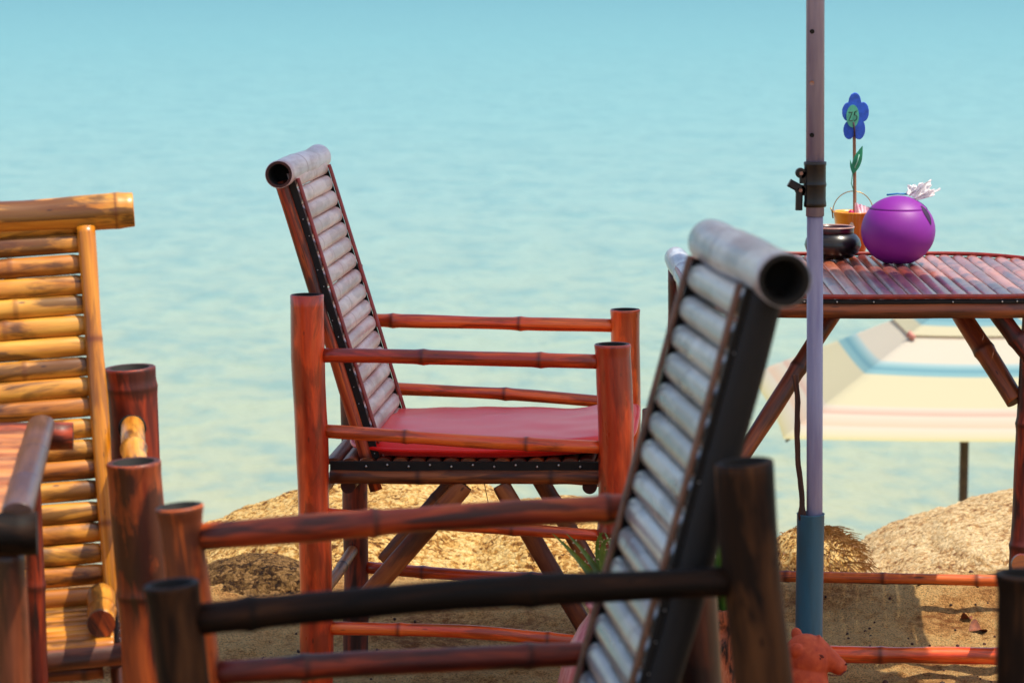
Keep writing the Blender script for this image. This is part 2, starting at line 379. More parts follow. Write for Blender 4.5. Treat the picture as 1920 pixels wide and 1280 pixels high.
chR['label'] = 'blurred dark bamboo chair, only its black post shows at the bottom right corner'

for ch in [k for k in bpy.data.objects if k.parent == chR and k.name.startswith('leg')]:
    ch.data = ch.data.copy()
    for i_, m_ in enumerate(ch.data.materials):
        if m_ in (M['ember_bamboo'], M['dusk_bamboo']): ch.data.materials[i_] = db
# cushion on the middle chair
def cushion():
    m = NT('red_cushion_cloth'); tc = m.n('ShaderNodeTexCoord').outputs['Object']
    n = m.noise(tc, 9, 3); w = m.noise(m.mapping(tc, (500, 500, 500)), 1, 2)
    m.set(Base_Color=m.mix(n, 'fa0a08', 'ec1010'), Roughness=.34, Sheen_Weight=.15, Sheen_Tint=(1, .62, .52, 1), Sheen_Roughness=.5, Coat_Weight=.2, Coat_Roughness=.4); m.bump(m.math('ADD', m.math('MULTIPLY', w, .2), n), .25, .002)
    N = 40; P = []
    L0, L1, hw = .055, .61, .235
    for side in (1, -1):
        rows = []
        for i in range(N+1):
            r = []
            for j in range(N+1):
                a, c = i/N*2-1, j/N*2-1
                # round the corners
                k = (abs(a)**5+abs(c)**5)**.2; q = max(abs(a), abs(c)); f = (q/k) if k > 0 else 1
                x = L0+(L1-L0)*(a*f+1)/2; y = hw*c*f
                edge = 1-max(abs(a), abs(c))**24
                th = .0165*max(0, edge)**.4
                z = .5185+side*th+.006*noise.noise((x*5, y*5, 1))+.035*max(0, (x-.44)/.17)**2*(.4+.6*(y > 0)*abs(y)/hw) + .004*math.cos(y*11)
                if side > 0: z += .003*noise.noise((x*14, y*14, 3))-.004*math.exp(-((x-.30)/.12)**2-(y/.1)**2)
                r.append((x, y, z))
            rows.append(r)
        if side < 0: rows = [list(reversed(r)) for r in rows]
        P.append(rows)
    b = MB()
    for rows in P: b.grid(rows, m.m)
    o = b.build('seat_cushion')
    # piping round the edge
    o.matrix_world = chM_mat
    p = MB(); ed = []
    rows = P[0]
    for i in range(N+1): ed.append(rows[i][0])
    for j in range(1, N+1): ed.append(rows[N][j])
    for i in range(N-1, -1, -1): ed.append(rows[i][N])
    for j in range(N-1, 0, -1): ed.append(rows[0][j])
    p.sweep(ed, .004, m.m, 8, closed=True); pp = p.build('piping', o)
    tag(o, 'flat bright red cushion lying on the seat of the middle bamboo chair', 'cushion')
chM_mat = Matrix.Translation(chM.location) @ chM.rotation_euler.to_matrix().to_4x4()
cushion()
b = MB(); b.sweep([(.32, -.21, .47), (.325, -.212, .44), (.333, -.214, .40), (.336, -.215, .385)], .0008, M['strip_dark'], 5)
b.sweep([(.336, -.215, .39), (.334, -.215, .38), (.338, -.215, .372)], .003, M['strip_dark'], 6)
b.build('loose_string', chM)

# ------------------------------------------------------------------ round-cornered bamboo table on the right
TZ = .80
def table_right():
    cx, cy, hx, hy = .785, 6.05, .425, .40
    e = thing('bamboo_table', 'bamboo table with red rim carrying the purple tissue ball, beside the umbrella pole', 'table', (cx, cy, 0), (0, 0, math.radians(0)), 'bamboo tables')
    def outline(k, ex=3.4, s=1.0):
        a = 2*PI*k; c, sn = math.cos(a), math.sin(a)
        return (math.copysign(abs(c)**(2/ex), c)*hx*s, math.copysign(abs(sn)**(2/ex), sn)*hy*s)
    def ylim(x): return hy*max(0, 1-(abs(x)/hx)**3.4)**(1/3.4)
    b = MB(); x = -hx+.03; 
    while x < hx-.01:
        yl = ylim(x)-.006
        if yl > .04: b.slat((x, -yl, TZ-.011), (x+.012, yl, TZ-.011), (0, 0, 1), .0295, .008, M['table_slat'], nodes=[random.uniform(.1, .25), random.uniform(.4, .55)], n=9, taper=.25)
        x += .0305
    b.build('tabletop', e)
    def bandring(nm, z0, z1, s0, thick, mat, n=120, nails=False):
        b = MB(); m = b.mat(mat); rings = []
        for i in range(n):
            x, y = outline(i/n, s=s0); d = Vector((x, y, 0)).normalized()
            w = .002*noise.noise((x*6, y*6, z0*9))
            pts = [Vector((x, y, z0+w)), Vector((x, y, z0+w))+d*thick*.8, Vector((x, y, (z0+z1)/2+w))+d*thick*1.15, Vector((x, y, z1+w))+d*thick*.8, Vector((x, y, z1+w))]
            rings.append(b.ring(pts, 0, .5))
        for i in range(n): b.bridge(rings[i], rings[(i+1) % n], i*.02, i*.02+.02, m, 3, .1)
        for i in range(46 if nails else 0):
            x, y = outline((i+.5*random.random())/46, s=1.0); b.blob((x*1.012, y*1.012, TZ-.014), .0020, M['nail'], 4)
        return b.build(nm, e)
    bandring('rim', TZ-.008, TZ+.001, 1.0, .007, M['strip_red'])
    bandring('rim_gap', TZ-.02, TZ-.010, .992, .005, M['strip_dark'], nails=True)
    bandring('apron', TZ-.048, TZ-.019, .99, .008, M['brown_bamboo'])
    def W(p): return Vector(p)-Vector((cx, cy, 0))
    b = MB(); p1 = W(at(1267, 484, 6.44)); p2 = W(at(1316, 566, 5.80)); b.bamboo(p1, p2, .0260, M['sky_grey_tube'], n=24, nodes=[.25], cut=M['sky_grey_tube']); b.build('edge_tube', e)
    legs = [(-.412, .31, -.408, .33, .022), (-.33, -.30, -.35, -.33, .021), (.39, .27, .385, .30, .021), (.285, -.27, .262, -.295, .026)]
    for x0, y0, x1, y1, r in legs:
        b = MB(); b.bamboo((x1, y1, -.1), (x0, y0, TZ-.03), r, M['ember_bamboo'], n=20); b.build('leg', e)
    def rod(nm, p, q, r, mat, **k):
        b = MB(); b.bamboo(W(p), W(q), r, mat, **k); return b.build(nm, e)
    rod('brace', at(1568, 580, 5.88), at(1335, 945, 5.80), .0175, M['brown_bamboo'])
    rod('brace', at(1795, 578, 5.95), at(1905, 752, 5.86), .0205, M['brown_bamboo'])
    rod('brace', at(1862, 575, 5.80), at(1935, 672, 5.78), .018, M['ember_bamboo'])
    rod('stretcher', at(1330, 1076, 6.42), at(1935, 1090, 6.34), .0125, M['ember_bamboo'])
    rod('stretcher', at(1330, 1222, 5.83), at(1930, 1230, 5.78), .0175, M['red_bamboo'])
    b = MB(); b.bamboo(W(at(1915, 1058, 5.80)), W(at(1915, 1058, 5.65)), .019, M['ember_bamboo'], cut=M['amber_bamboo']); b.build('tenon', e)
table_right()

# ------------------------------------------------------------------ things on the table
tz = TZ-.002
def on_table(u, v): return atz(u, v, tz)
def tissue_ball():
    c = on_table(1683, 492); R = .0815
    m = NT('purple_plastic'); tc = m.n('ShaderNodeTexCoord').outputs['Object']
    m.set(Base_Color=m.mix(m.noise(tc, 12, 3), '86189a', '701482'), Roughness=.5, Coat_Weight=.0); m.bump(m.noise(tc, 500, 2), .05, .0005)
    e = thing('tissue_ball', 'glossy purple ball-shaped tissue holder with a white tissue sticking out', 'tissue holder', c)
    pr = []; zc = R*.90
    lidz = .0515
    for i in range(41):
        a = -1.12+(math.asin(lidz/R)+1.12)*i/40
        pr.append((R*math.cos(a), zc+R*.97*math.sin(a)))
    pr = [(pr[0][0]*.9, .0)]+pr+[(pr[-1][0]-.003, pr[-1][1]-.001), (pr[-1][0]-.004, pr[-1][1]-.006)]
    b = MB(); b.lathe((0, 0, 0), pr, m.m, 72); b.build('bowl', e)
    a0 = math.asin(lidz/R); pr = [(R*math.cos(a0)-.004, zc+R*.97*math.sin(a0)-.004)]
    pr += [(R*math.cos(a0+(PI/2-a0)*i/16)+1e-4, zc+.0012+R*.97*math.sin(a0+(PI/2-a0)*i/16)*(.985)+.0008) for i in range(17)]
    b = MB(); b.lathe((0, 0, 0), pr, m.m, 72); b.build('lid', e)
    e.scale = (1, 1, .965)
    # dark teardrop opening seen on the right shoulder
    dk = simple('opening_dark', '2c0a3c', .7, var=.1)
    b = MB(); rows = []
    for i in range(9):
        t = i/8; el = math.radians(48-36*t); w = .16*math.sin(PI*min(1, .12+t*.88))*(1-.25*t)+.004
        rows.append([Vector((math.cos(el)*math.cos(az), math.cos(el)*math.sin(az), math.sin(el)*.97))*(R+.0012)+Vector((0, 0, zc)) for az in [-.62-w+2*w*j/6 for j in range(7)]])
    b.grid(rows, dk); b.build('opening', e)
    tm = NT('tissue_paper'); t2 = tm.n('ShaderNodeTexCoord').outputs['Object']
    tm.set(Base_Color=(.86, .84, .86, 1), Roughness=.9, Subsurface_Weight=.0); tm.bump(tm.noise(t2, 60, 4), .6, .003)
    tr = tm.n('ShaderNodeBsdfTranslucent', i_Color=(.85, .84, .86, 1)); mx = tm.n('ShaderNodeMixShader', i_Fac=.35)
    tm.l(tm.p.outputs[0], mx.inputs[1]); tm.l(tr.outputs[0], mx.inputs[2]); tm.l(mx.outputs[0], tm.out.inputs[0])
    b = MB()
    for sd, p0, p1, w0, w1, yo in ((1, (.030, -.004, .150), (.070, -.006, .184), .012, .036, 0), (4, (.022, .002, .155), (.052, .004, .174), .012, .028, .006), (8, (.034, -.010, .146), (.084, -.010, .169), .010, .020, -.004), (12, (.020, .006, .156), (.040, .006, .172), .014, .030, .010)):
        A, Bq = Vector(p0), Vector(p1); d = Bq-A; q = Vector((-d.z, 0, d.x)).normalized(); rows = []
        for i in range(21):
            t = i/20; w = w0+(w1-w0)*t**.8; r = []
            for j in range(31):
                k = j/30*2-1
                tt = t*(1-.30*abs(k)+.30*noise.noise((k*2.2, sd, 0)))
                p = A+d*tt+q*w*.42*k*(1+.5*noise.noise((t*2.2, sd, 1)))+q*.010*t*noise.noise((t*2, sd, 9))
                p.y += yo*t+(.0025+.0055*t)*math.sin(k*4+sd+3*noise.noise((t*2, k*2, sd)))+.014*t*noise.noise((t*3, k*3, sd))
                p.z += .004*t*noise.noise((t*6, k*5, sd+5))
                r.append(p)
            rows.append(r)
        b.grid(rows, tm.m)
    b.build('tissue', e)
    b = MB(); b.sweep([(-.024, .022, .1530), (.0, .022, .1558), (.022, .022, .1548)], .0022, simple('blue_tab', '2f7fb8', .4), 8); b.build('blue_tab', e)
tissue_ball()

def black_bowl():
    c = on_table(1561, 484)
    m = simple('black_glaze', '09070c', .3, var=.2, scale=20, bump=.02, coat=.25); m2 = simple('maroon_glaze', '3a0a18', .3, var=.2, scale=25, bump=.02, coat=.25)
    e = thing('squat_bowl', 'squat shiny black bowl with maroon neck, between pole and purple ball', 'bowl', c)
    b = MB(); b.lathe((0, 0, 0), [(.035, 0), (.046, .004), (.058, .015), (.0635, .030), (.060, .044), (.052, .054), (.046, .058)], m, 48); b.build('body', e)
    b = MB(); b.lathe((0, 0, 0), [(.047, .056), (.0465, .062), (.047, .068), (.046, .0705), (.043, .070), (.042, .064), (.040, .05), (.03, .045)], m2, 48); b.build('neck', e)
    b = MB(); b.sweep([(.0465*math.cos(k*2*PI/40), .0465*math.sin(k*2*PI/40), .0705) for k in range(40)], .0018, simple('pale_rim', 'c89a8c', .3, coat=.4), 8, closed=True); b.build('rim', e)
black_bowl()

def bucket():
    c = on_table(1598, 471)
    m = NT('bucket_enamel'); tc = m.n('ShaderNodeTexCoord').outputs['Object']
    sx = m.n('ShaderNodeSeparateXYZ', i_Vector=tc).outputs[0]
    m.set(Base_Color=m.mix(m.ramp(m.math('ADD', m.math('MULTIPLY', sx, 12), m.noise(tc, 14, 2)), [(.2, 0.0), (.9, 1.0)]), 'e8991c', 'd04a1c'), Roughness=.3, Coat_Weight=.3)
    e = thing('toy_bucket', 'small orange metal bucket with a wire handle behind the black bowl', 'bucket', c)
    h = .088; r0, r1 = .030, .0445
    b = MB(); b.lathe((0, 0, 0), [(r0, 0), (r0+.001, .002), (r1, h), (r1+.0018, h+.001), (r1+.0018, h+.004), (r1-.001, h+.004), (r1-.003, h-.002), (r0, .01), (.001, .009)], m.m, 40); b.build('pail', e)
    b = MB(); b.sweep([(r1*1.03*math.cos(PI*k/24), 0, h+.004+.046*math.sin(PI*k/24)) for k in range(25)], .0011, simple('brass_wire', 'c8a060', .35, .8), 6); b.build('handle', e)
    for sx_ in (-1, 1):
        b = MB(); b.sweep([(sx_*(r1+.001), 0, h-.012), (sx_*(r1+.003), 0, h+.004), (sx_*(r1+.007), 0, h+.012)], .0016, simple('wire_lug', 'a88450', .4, .8), 6); b.build('lug', e)
    b = MB(); rows = []
    for i in range(9):   # pale patch on the front of the pail
        t = i/8; z = h-.030+.013*t; rr = r0+(r1-r0)*z/h+.0008; w = .17*(1-t)**.7+.02
        rows.append([Vector((rr*math.cos(a), rr*math.sin(a), z)) for a in [-1.75-w+2*w*j/5 for j in range(6)]])
    b.grid(rows, simple('pale_patch', 'e8d4b8', .5)); b.build('pale_patch', e)
    pk = simple('pink_cloth', 'e8a8c4', .7, var=.25, scale=60, col2='f4e4ea'); b = MB()
    for k in range(5):
        rows = []; x0 = .012+.006*k; 
        for i in range(7):
            t = i/6; rows.append([Vector((x0+.009*math.sin(j*1.1+k)*(1-t*.6)+t*.003*(k-2), -.012+.010*math.cos(j*1.3+k)*(1-t*.5), h-.006+t*(.030-.003*k))) for j in range(6)])
        b.grid(rows, pk)
    b.blob((-.006, -.018, h+.002), .007, simple('magenta_bead', 'c01058', .4), 8)
    b.build('paper_petals', e)
    # number flower standing in the bucket
    f = thing('number_flower', 'flat blue flower on a stick with a green centre reading Z5', 'table marker', c, (0, 0, math.radians(-6)))
    blue = simple('blue_felt', '2860d8', .8, var=.15, scale=90, sheen=.3); green = simple('green_card', '58c0a0', .6, var=.1, scale=70); ink = simple('ink', '0c1416', .5)  # petal blue brightened in colour to stand for backlight
    wood = bamboo_mat('stick_wood', 'c89a78', 'b08060', '8a5c40', stain='4a3424', stain_amt=.3, rough=.6, coat=0)
    px = c.y and 6.35/F  # metres per photo pixel at the flower
    def P(u, v, dy=0): return Vector(((u-1598)*px, dy, (471-v)*px*1.0))
    b = MB(); b.sweep([P(1602, 440), P(1601.5, 395), P(1600, 320), P(1598.5, 262), P(1597, 215)], lambda t: .0042-.0006*t, wood, 10); b.build('stick', f)
    b = MB(); m_ = b.mat(blue)
    C0 = Vector((1600, 212)); 
    out = []; N = 100
    lobes = [(1598, 184, 12, 18), (1614, 203, 11.5, 19), (1607, 236, 12, 20), (1588, 238, 11, 18), (1585, 203, 11, 18), (1598, 212, 13, 22)]
    angs = []
    for i in range(N):
        a = 2*PI*i/N; best = 10
        d = Vector((math.cos(a), math.sin(a)))
        t = 60
        while t > 8 and not any(((C0+d*t).x-l[0])**2/l[2]**2+((C0+d*t).y-l[1])**2/l[3]**2 < 1 for l in lobes): t -= .5
        out.append(C0+d*t)
    fr = b.ring([P(q.x, q.y, -.0045) for q in out]); fr2 = b.ring([P(C0.x+(q.x-C0.x)*.97, C0.y+(q.y-C0.y)*.97, -.0055) for q in out]); bk = b.ring([P(q.x, q.y, -.0005) for q in out])
    b.cap(fr2, m_); b.bridge(fr, fr2, 0, .001, m_); b.bridge(bk, fr, 0, .003, m_, smooth=False); b.cap(bk, m_, True)
    b.build('petals', f)
    b = MB(); m_ = b.mat(green); rr = []
    for dy in (-.006, -.0085):
        rr.append(b.ring([P(1594.5+12*math.cos(2*PI*i/40), 211+21.5*math.sin(2*PI*i/40), dy) for i in range(40)]))
    b.bridge(rr[0], rr[1], 0, .002, m_, smooth=False); b.cap(rr[1], m_); b.build('flower_centre', f)
    b = MB(); yy = -.0090
    b.sweep([P(1586.5, 203.5, yy), P(1590, 203.8, yy), P(1593.8, 203, yy), P(1590.8, 211, yy), P(1587.5, 219.2, yy), P(1591, 219.6, yy), P(1594.8, 219, yy)], .00095, ink, 6)
    b.sweep([P(1603, 201, yy), P(1598.5, 202.5, yy), P(1597.5, 209, yy), P(1600.5, 208.5, yy), P(1602.8, 212, yy), P(1602, 217, yy), P(1599, 219.5, yy), P(1596.5, 218, yy)], .00095, ink, 6)
    b.build('number', f)
    b = MB(); b.sweep([P(1596, 222, -.0088), P(1598, 235, -.0085), P(1599, 250, -.007)], .0022, simple('dark_tip', '3a2a3c', .6), 8); b.build('stick_tip', f)
    lf = simple('leaf_felt', '1f9068', .6, var=.2, scale=60)
    b = MB(); rows = []
    for i in range(13):
        t = i/12; cu = 1596+ (1614-1596)*t; cv = 322-(322-268)*t; w = 9.5*math.sin(PI*t**.85)+.6
        rows.append([P(cu-w*.75*k-(0), cv-w*.35*k, -.006-.003*(1-abs(k))) for k in [-1, -.5, 0, .5, 1]])
    b.grid(rows, lf)
    b.sweep([P(1596, 322, -.005), P(1594, 340, -.005), P(1600, 358, -.004)], .0010, lf, 6)
    rows = []
    for i in range(9):
        t = i/8; rows.append([P(1596-5*t+2.2*k*math.sin(PI*t), 322-28*t, -.005-.001*(1-abs(k))) for k in (-1, 0, 1)])
    b.grid(rows, lf)
    b.build('leaf', f)
    b = MB(); b.sweep([P(1600, 310, -.0105), P(1605, 297, -.011), P(1608, 284, -.0105)], .0011, simple('leaf_pale', '9fd8c4', .6), 6); b.build('leaf_rib', f)
bucket()

# ------------------------------------------------------------------ parasols
def steel(): 
    m = NT('grey_painted_pole'); tc = m.n('ShaderNodeTexCoord').outputs['Object']
    n = m.noise(m.mapping(tc, (60, 60, 6)), 1, 5)
    m.set(Base_Color=m.mix(m.ramp(n, [(.4, 0.0), (.7, 1.0)]), '928ea8', '787292'), Roughness=.4, Metallic=.05); m.bump(n, .1, .001); return m.m
M['pole'] = steel(); M['black_plastic'] = simple('black_plastic', '0b0d14', .4, var=.2, scale=50, coat=.1); M['rivet'] = simple('rivet_metal', 'b08a80', .35, .8, scale=100)
cm_ = NT('canopy_cloth'); cm_.set(Base_Color=lin('dedbd8'), Roughness=.9)
tr_ = cm_.n('ShaderNodeBsdfTranslucent', i_Color=lin('d4d4d8')); mx_ = cm_.n('ShaderNodeMixShader', i_Fac=.5)
cm_.l(cm_.p.outputs[0], mx_.inputs[1]); cm_.l(tr_.outputs[0], mx_.inputs[2]); cm_.l(mx_.outputs[0], cm_.out.inputs[0]); M['canopy'] = cm_.m
def parasol(label, base, full=True, Rc=1.0, top=2.42):
    e = thing('beach_umbrella', label, 'umbrella', base)
    b = MB(); b.lathe((0, 0, 0), [(.0150, .05), (.0150, 1.05)], M['pole'], 28); b.build('pole', e)
    b = MB(); b.lathe((0, 0, 0), [(.0168, 1.0), (.0168, top)], M['pole'], 28)
    b.build('upper_pole', e)
    n = 8; ribs = n
    b = MB(); rows = []
    for i in range(9):
        t = i/8; r = Rc*t+.004; z = top+.02-.36*t**1.35
        rows.append([Vector((math.cos(a), math.sin(a), 0))*r*(1-.05*math.sin(n/2*a)**2)+Vector((0, 0, z-.02*t*math.sin(n/2*a)**2)) for a in [2*PI*k/64 for k in range(64)]])
    b.grid(rows, M['canopy'], closed=True); b.build('canopy', e)
    for k in range(n):
        a = 2*PI*k/n; d = Vector((math.cos(a), math.sin(a), 0)); b = MB()
        b.sweep([d*(Rc*t+.01)+Vector((0, 0, top+.008-.36*t**1.35)) for t in [j/6 for j in range(7)]], .004, M['black_plastic'], 6)
        b.build('rib', e)
    return e
pb = at(1529, 960, 5.30)
P1 = parasol('grey telescopic umbrella pole with black clamp standing in the blue sleeve', (pb.x, pb.y, 0), top=1.98, Rc=.98)
k1 = 5.27/F
def PZ(v, d=5.27): return at(1529, v, d).z
cz = PZ(341)
b = MB(); b.lathe((0, 0, cz), [(.0195, -.0415), (.0208, -.040), (.0208, -.034), (.0200, -.030), (.0200, -.006), (.0210, -.001), (.0212, .0), (.0206, .002), (.0200, .006), (.0200, .034), (.0208, .036), (.0208, .041), (.018, .042)], M['black_plastic'], 32)
for zz, xx in ((.021, -.0265), (-.010, -.0275)):
    m = b.mat(M['black_plastic']); rr = []
    for y in (-.009, .009):
        rr.append(b.ring([Vector((xx+.0095*math.cos(a), y, cz+zz+.0095*math.sin(a))) for a in [2*PI*k/20 for k in range(20)]]))
    b.bridge(rr[0], rr[1], 0, .01, m); b.cap(rr[0], m, True); b.cap(rr[1], m)
b.box((-.020, 0, cz+.024), (-.020, 0, cz+.002), (1, 0, 0), .017, .018, M['black_plastic'])
b.box((-.022, 0, cz-.020), (-.022, 0, cz-.001), (1, 0, 0), .017, .018, M['black_plastic'])
b.build('clamp', P1)
b = MB()
b.box((-.027, -.002, cz-.008), (-.048, -.002, cz+.004), (0, 1, 0), .015, .015, M['black_plastic'])
b.box((-.029, -.002, cz-.006), (-.030, -.002, cz-.047), (0, 1, 0), .015, .0125, M['black_plastic'])
b.build('clamp_lever', P1)
for zz, xx in ((.021, -.0265), (-.010, -.0275)):
    b = MB(); m = b.mat(M['rivet']); R0 = b.ring([Vector((xx+.0042*math.cos(a), -.0102, cz+zz+.0042*math.sin(a))) for a in [2*PI*k/16 for k in range(16)]]); R1 = b.ring([Vector((xx+.0032*math.cos(a), -.0118, cz+zz+.0032*math.sin(a))) for a in [2*PI*k/16 for k in range(16)]])
    b.bridge(R1, R0, 0, .01, m); b.cap(R1, m); b.build('bolt', P1)
for v, mt in ((56, M['hollow']), (151, M['rivet']), (248, M['hollow'])):
    b = MB(); m = b.mat(mt); z0 = PZ(v); y0 = -.0172
    pts = []
    for k in range(16):
        a = 2*PI*k/16; x = -.0075+.0042*math.cos(a); pts.append(Vector((x, -math.sqrt(max(0, .0172**2-x*x))-.0002, z0+.0042*math.sin(a))))
    b.cap(b.ring(pts), m); b.build('hole' if mt is M['hollow'] else 'rivet', P1)
# blue sleeve sunk in the sand
P1.rotation_euler = (0, -.0130, 0); P1.location.x += .004
sl = at(1520, 962, 5.30)
e = thing('pole_sleeve', 'blue plastic pipe sunk upright in the sand, holding the umbrella pole', 'pipe', (sl.x, sl.y, 0))
mb = NT('blue_pvc'); tc = mb.n('ShaderNodeTexCoord').outputs['Object']; n_ = mb.noise(mb.mapping(tc, (40, 40, 5)), 1, 5)
mb.set(Base_Color=mb.mix(mb.ramp(n_, [(.45, 0.0), (.75, 1.0)]), '2a6078', '284e5a'), Roughness=.45); mb.bump(n_, .1, .001)
b = MB(); zt = sl.z; b.lathe((0, 0, 0), [(.0255, -.15), (.0256, .1), (.0255, zt-.002), (.0262, zt), (.0235, zt), (.0232, zt-.12), (.001, zt-.121)], mb.m, 40); b.build('pipe', e)
# twig in the sleeve
tw = bamboo_mat('twig_bark', '8c5638', '6a3c24', '3c2014', stain='24140c', stain_amt=.5, rough=.8, coat=0)
b = MB(); a_, c_ = at(1491, 702, 5.30), at(1503, 975, 5.29); pts = []
for i in range(22):
    t = i/21; p = a_.lerp(c_, t)+Vector((.0022*math.sin(t*9)+.0016*noise.noise((t*9, 2, 0)), .002*math.sin(t*7), 0)); pts.append(p)
b.sweep(pts, lambda t: .0052+.0014*abs(noise.noise((t*14, 0, 5)))+(.002*math.exp(-(t/.03)**2))+(.003*math.exp(-((t-.97)/.03)**2)), tw, 10)
tag(b.build('dry_twig'), 'thin dry brown twig stuck in the blue pipe beside the pole', 'twig')
# added parasol, unseen at the right, put in to shade the near chair
shade_parasol = parasol('added unseen umbrella beyond the right edge, put there to shade the near chair', (.80, 2.28, 0), Rc=1.25, top=2.0)

# striped square beach umbrella down on the shore
def striped():
    c = Vector((2.03, 12.58, -2.52)); e = thing('beach_umbrella', 'square striped beach umbrella in cream, yellow and blue on the shore below', 'umbrella', c)
    m = NT('striped_cloth'); at_ = m.n('ShaderNodeAttribute', attribute_name='nd').outputs['Fac']
    cream, yel, blu, pk, tl = 'cdc6b6', 'cac4a4', '7eaab2', 'c8a898', 'a8c0c2'
    stops = [(0, cream), (.30, cream), (.31, 'd8c4b0'), (.33, cream), (.37, 'd6c2b0'), (.38, cream), (.52, cream), (.53, tl), (.555, blu), (.57, '6496a6'), (.585, blu), (.60, blu), (.61, yel), (.79, yel), (.80, cream), (.84, pk), (.852, cream), (.91, 'd2b8a0'), (.925, cream), (.97, yel), (1, 'c4bc88')]
    m.set(Base_Color=m.ramp(at_, stops), Roughness=.85)
    tr = m.n('ShaderNodeBsdfTranslucent'); m.l(m.p.inputs['Base Color'].links[0].from_socket, tr.inputs[0])
    mx = m.n('ShaderNodeMixShader', i_Fac=.3); m.l(m.p.outputs[0], mx.inputs[1]); m.l(tr.outputs[0], mx.inputs[2]); m.l(mx.outputs[0], m.out.inputs[0])
    def canopy(nm, r0, r1, z0, z1, t0, t1, sag, flip=0):
        b = MB(); mi = b.mat(m.m); rows = []
        NS = 18; N = 24
        for i in range(NS+1):
            t = i/NS; r = r0+(r1-r0)*t; z = z0+(z1-z0)*t; pts = []
            for s in range(4):
                for k in range(N):
                    q = k/N*2-1; c0 = [(-1, -1), (1, -1), (1, 1), (-1, 1)][s]; c1 = [(-1, -1), (1, -1), (1, 1), (-1, 1)][(s+1) % 4]
                    x = (c0[0]*(1-q)+c1[0]*(1+q))/2*r; y = (c0[1]*(1-q)+c1[1]*(1+q))/2*r
                    dip = sag*(1-q*q)*math.sin(PI*min(1, t*.5+.15))
                    pin = 1-.035*(1-q*q)*t
                    pts.append(Vector((x*pin, y*pin, z-dip)))
            rows.append(b.ring(pts, t0+(t1-t0)*t, .5))
        for i in range(NS): b.bridge(rows[i], rows[i+1], 0, 1, mi)
        return b.build(nm, e)
    Z = 2.52
    canopy('canopy', .22, .90, Z-.155, Z-.54, .30, 1.0, .02)
    canopy('vent', .01, .30, Z-.02, Z-.185, .40, .66, .008)
    wood = simple('umbrella_pole_wood', '5a4a30', .6, var=.2, scale=30)
    b = MB(); b.lathe((0, 0, 0), [(.0205, -.3), (.0205, Z-.02)], wood, 24); b.build('pole', e)
    b = MB(); b.blob((0, 0, Z), .03, simple('pink_finial', 'c86a5a', .6), 12); b.build('finial', e)
    for s in range(4):
        sx_, sy_ = [(-1, -1), (1, -1), (1, 1), (-1, 1)][s]; b = MB()
        b.sweep([(0, 0, Z-.06), (sx_*.9*.985, sy_*.9*.985, Z-.552)], .006, wood, 6); b.build('rib', e)
    b = MB(); b.sweep([(-.30, -.30, Z-.185), (-.305, -.31, Z-.175), (-.28, -.31, Z-.20)], .014, simple('pink_knot', 'd08a7c', .8), 8); b.build('corner_tab', e)
striped()

# ------------------------------------------------------------------ left table
def table_left():
    z = .80; pf = atz(77, 795, z); pn = atz(33, 955, z); d = (pf-pn).normalized(); x = Vector((d.y, -d.x, 0))  # x points right
    e = thing('bamboo_table', 'low slatted bamboo table corner in front of the golden chair, lower left', 'table', (pn.x-.35, pn.y+.3, 0), (0, 0, 0), 'bamboo tables')
    W = lambda p: Vector(p)-Vector((pn.x-.35, pn.y+.3, 0))
    Lt = (pf-pn).length; wl = .8
    b = MB(); q = .02
    while q < Lt-.01:
        a = pn+d*q; b.slat(W(a-x*wl+Vector((0, 0, -.010))), W(a-x*.012+Vector((0, 0, -.010))), (0, 0, 1), .0295, .008, M['pale_table'], nodes=[random.uniform(.1, .3), random.uniform(.45, .7)]); q += .0305
    b.build('tabletop', e)
    for sx_ in (0, -wl):
        b = MB(); b.slat(W(pn+x*sx_-d*.01), W(pf+x*sx_+d*.02), (0, 0, 1), .040, .012, M['mauve_bamboo'], nodes=[.2, .42], back=.012); b.build('edge_strip', e)
    for p, r, m_ in ((pf+d*.03, .021, M['ember_bamboo']), (pn-d*.012, .0265, M['shade_dark_bamboo'])):
        b = MB(); c = p-Vector((0, 0, r+.002)); b.bamboo(W(c-x*(wl+.05)), W(c+x*(.045 if m_ is M['ember_bamboo'] else .024)), r, m_, n=24, cut=M['strip_dark'], nodes=[.1, .4, .7]); b.build('beam', e)
    for sx_ in (-.012, -wl+.01):
        b = MB(); b.bamboo(W(pn+x*sx_+d*.02-Vector((0, 0, .045))), W(pf+x*sx_-Vector((0, 0, .045))), .018, M['ember_bamboo']); b.build('side_rail', e)
        for q in (.02, Lt-.01):
            t = pn+x*(sx_-.004)+d*q; b = MB(); nr_ = q < .1; b.bamboo(W(Vector((t.x+.014, t.y, -.06))), W(Vector((t.x, t.y, z-.05))), .0225 if nr_ else .013, M['dusk_bamboo'] if nr_ else M['ember_bamboo'], n=20); b.build('leg', e)
M['pale_table'] = bamboo_mat('pale_table', 'd88a48', 'b8662c', '7c3c18', stain='4a2824', stain_amt=.5, rough=.4, coat=.2, pale='d8a070', pale_amt=.3)
M['mauve_bamboo'] = bamboo_mat('mauve_bamboo', '866458', '64463e', '3e2824', stain='3c2c3c', stain_amt=.5, rough=.36, coat=.3, ring='3a2a38')
table_left()

# short post behind the near chair's back
b = MB(); p = at(1222, 768, 6.1); b.bamboo((p.x, p.y, -.1), (p.x, p.y, p.z), .021, M['ember_bamboo'], open1=True)
tag(b.build('bamboo_post'), 'short reddish bamboo post barely showing behind the near chair back', 'post')

